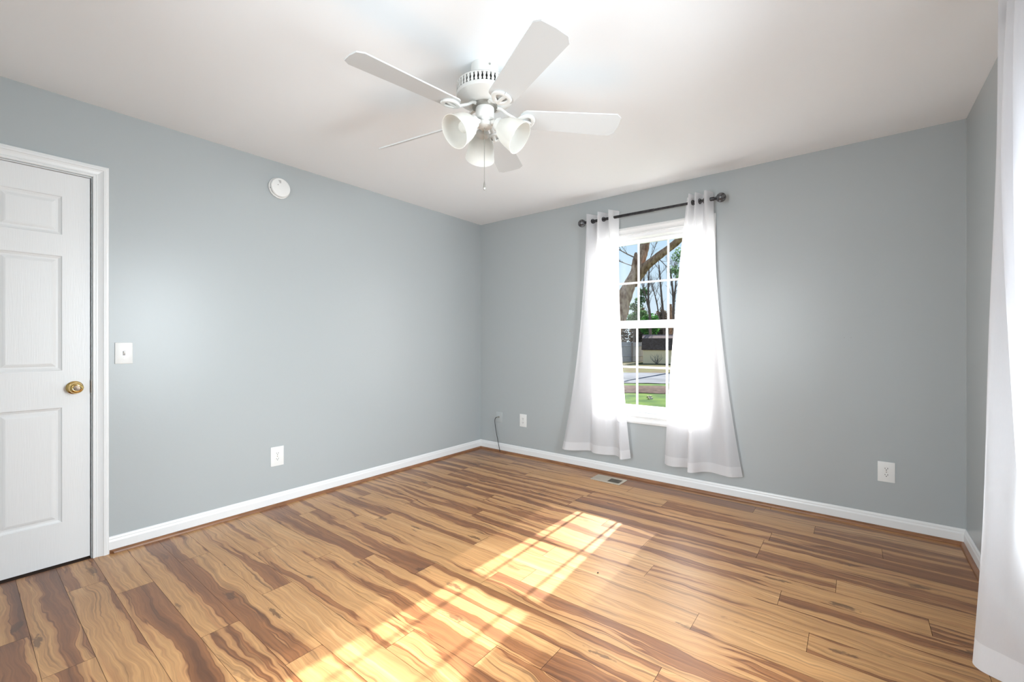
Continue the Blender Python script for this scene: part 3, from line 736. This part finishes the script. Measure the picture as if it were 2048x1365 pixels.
big = thing('tree', 'large brown barked tree with forked trunk behind the left panes', 'tree', (-6.0, 14.45, GZ))
O = Vector((-6.0, 14.45, GZ)); q = lambda l: [Vector(p)-O for p in l]
def limb(pts, rads, n=40, seg=14, rough=.025, rs=1):
    rnd = random.Random(rs); P_ = spline(pts, n); m = len(rads)-1; rr = []
    for i in range(n):
        u = i/(n-1)*m; k = min(int(u), m-1); rr.append((rads[k]*(1-(u-k)) + rads[k+1]*(u-k))*(1+rnd.uniform(-rough, rough)*2))
    P_ = [p + Vector((rnd.uniform(-rough, rough), rnd.uniform(-rough, rough), 0))*.4 for p in P_]
    return tube(BM(), P_, rr, seg)
obj('trunk', limb(q([(-6.0, 14.45, -.9), (-5.75, 14.82, .77), (-5.30, 15.16, 2.14), (-5.02, 15.39, 3.28), (-4.70, 15.63, 4.15), (-4.50, 16.03, 5.04), (-4.46, 16.42, 5.96), (-4.57, 17.0, 7.6), (-4.9, 17.5, 9.6)]), [.50, .42, .38, .33, .25, .225, .22, .20, .15], 60), M['bark'], big, True)
obj('branch', limb(q([(-4.66, 15.68, 3.95), (-4.23, 15.74, 4.50), (-3.59, 15.73, 4.95), (-2.99, 15.69, 5.31), (-2.52, 15.55, 5.62), (-1.85, 15.31, 6.2), (-1.1, 15.0, 6.9)]), [.24, .20, .165, .155, .145, .13, .10], 46, rs=2), M['bark'], big, True)
obj('broken_stub', limb(q([(-4.74, 15.60, 3.7), (-4.68, 15.66, 4.66), (-4.72, 15.87, 5.25)]), [.20, .14, .05], 20, 10, .03, 3), M['bark'], big, True)
b = BM(); rnd = random.Random(11)
branchlets(b, rnd, Vector((-4.70, 15.7, 5.0))-O, (-.9, -.1, .35), 1.9, .035, 2)
branchlets(b, rnd, Vector((-4.74, 15.6, 4.6))-O, (-.9, -.3, .30), 1.6, .022, 2)
branchlets(b, rnd, Vector((-3.7, 15.7, 4.9))-O, (.6, 0, -.45), 1.6, .022, 1)
branchlets(b, rnd, Vector((-4.0, 15.7, 4.8))-O, (.2, 0, 1), .9, .02, 2)
obj('twigs', b, M['twig'], big)

def bare_tree(label, base, stems, rs, extra=None):
    t = thing('bare_tree', label, 'tree', base, 0, 'bare trees beyond the road'); o_ = Vector(base); rnd = random.Random(rs)
    for i, (pts, r) in enumerate(stems):
        obj('trunk' if i == 0 else 'branch', limb([Vector(p)-o_ for p in pts], [r, r*.8, r*.6, r*.35], 24, 8, .03, rs+i), M['twig'], t, True)
        b = BM(); P_ = spline([Vector(p)-o_ for p in pts], 14)
        for k in range(5, 14): branchlets(b, rnd, P_[k], (rnd.uniform(-.8, .8), rnd.uniform(-.5, .5), .8), rnd.uniform(.7, 1.5), .03, 2 if k > 8 else 1)
        obj('twigs', b, M['twig'], t)
    if extra: extra(t, o_)
bare_tree('slim bare tree forking above the bush', (-13.6, 41.67, GZ), [([(-13.6, 41.67, GZ), (-13.68, 41.61, 3.4), (-13.82, 41.51, 5.6), (-13.75, 41.51, 8.8)], .19), ([(-13.68, 41.61, 4.0), (-14.0, 41.4, 5.6), (-14.3, 41.2, 7.2)], .11)], 21)
bare_tree('slim leaning bare tree behind the middle panes', (-13.85, 46.73, GZ), [([(-13.85, 46.73, GZ), (-13.98, 46.62, 3.6), (-14.19, 46.48, 6.65), (-14.41, 46.32, 9.9)], .18), ([(-14.19, 46.54, 2.5), (-14.57, 46.21, 5.3), (-15.0, 45.9, 7.5)], .10)], 22)
bare_tree('slim bare tree forking near the right curtain', (-12.25, 44.58, GZ), [([(-12.25, 44.58, GZ), (-12.25, 44.59, 3.5), (-12.21, 44.61, 5.6), (-12.47, 44.4, 8.9)], .22), ([(-12.22, 44.61, 5.1), (-12.06, 44.7, 6.6), (-11.95, 44.82, 8.9)], .13)], 23)
tag(obj('tree_stump', limb([(-11.90, 42.84, GZ), (-11.98, 42.94, 2.1), (-11.98, 42.94, 5.05)], [.21, .18, .14], 20, 10), M['bark'], None, True), 'tall broken trunk standing right of the bare trees', 'tree')

def leafy(name, label, base, crowns, m, rs, size=.16, cat='tree', group=None, trunk=None):
    t = thing(name, label, cat, base, 0, group); o_ = Vector(base); rnd = random.Random(rs); b = BM()
    for c, r, n in crowns: cards(b, rnd, Vector(c)-o_, r, n, size)
    obj('foliage', b, M[m], t)
    if trunk: obj('trunk', limb([Vector(p)-o_ for p in trunk], [.16, .12, .07], 20, 8, .02, rs), M['twig'], t, True)
leafy('pine_tree', 'green pine with sparse needles left of the bare trees', (-16.3, 43.3, GZ),
      [((-15.1, 43.6, 6.6), (.6, .5, .5), 280), ((-15.4, 43.4, 5.7), (.75, .5, .4), 260), ((-15.9, 43.0, 5.0), (1.0, .6, .45), 320), ((-15.4, 43.4, 4.2), (1.0, .6, .45), 280), ((-16.3, 42.8, 3.7), (1.0, .6, .55), 340)],
      'pine', 31, .14, trunk=[(-16.3, 43.3, GZ), (-16.0, 43.4, 3), (-15.3, 43.6, 6.8)])
leafy('pine_tree', 'green pine top showing beside the right curtain', (-6.3, 27.0, GZ),
      [((-6.25, 27.1, 7.0), (.45, .5, .55), 170), ((-6.45, 26.9, 6.0), (.5, .4, .4), 150), ((-6.15, 27.2, 5.7), (.4, .4, .4), 130)], 'pine', 32, .10, trunk=[(-6.0, 27.2, GZ), (-6.05, 27.2, 3), (-6.1, 27.2, 7)])
leafy('evergreen_bush', 'rounded deep green evergreen bush under the bare trees', (-15.88, 47.5, GZ), [((-15.9, 47.5, 3.1), (1.3, 1.0, 1.35), 2200)], 'bushgreen', 33, .14, 'bush', trunk=[(-15.9, 47.5, GZ), (-15.9, 47.5, 1), (-15.9, 47.5, 3)])
for i, (x, y, r, h, lb) in enumerate(((-24.3, 49.8, 1.5, 6.4, 'brown winter thicket beside the left curtain, above the fence'), (-22.0, 51.8, 1.5, 6.4, 'brown winter thicket behind the left end of the grey fence'), (-19.7, 53.8, 1.5, 6.2, 'brown winter thicket behind the fence, left of the evergreen bush'), (-17.4, 55.8, 1.5, 5.8, 'brown winter thicket right behind the evergreen bush'), (-15.1, 57.9, 1.5, 6.1, 'brown winter thicket above the shed roof'), (-12.8, 59.9, 1.5, 6.4, 'brown winter thicket at the right curtain edge'))):
    leafy('thicket', lb, (x, y, GZ), [((x, y, h*.40 - .9), (r, 1.2, h*.55), 3000), ((x, y, h*.75 - .9), (r*.85, 1.0, h*.35), 1700)], 'woods', 40+i, .19, 'thicket', 'winter thickets', trunk=[(x, y, GZ), (x+.1, y, 2), (x-.1, y, h)])
for lb, c, rs in (('small bare shrub against the shed wall', (-10.55, 34.9, GZ), 51),):
    t = thing('bare_shrub', lb, 'shrub', c); b = BM(); rnd = random.Random(rs)
    for k in range(9): branchlets(b, rnd, (0, 0, 0), (rnd.uniform(-.9, .9), rnd.uniform(-.3, .3), 1), .75, .022, 1)
    obj('twigs', b, M['twig'], t)
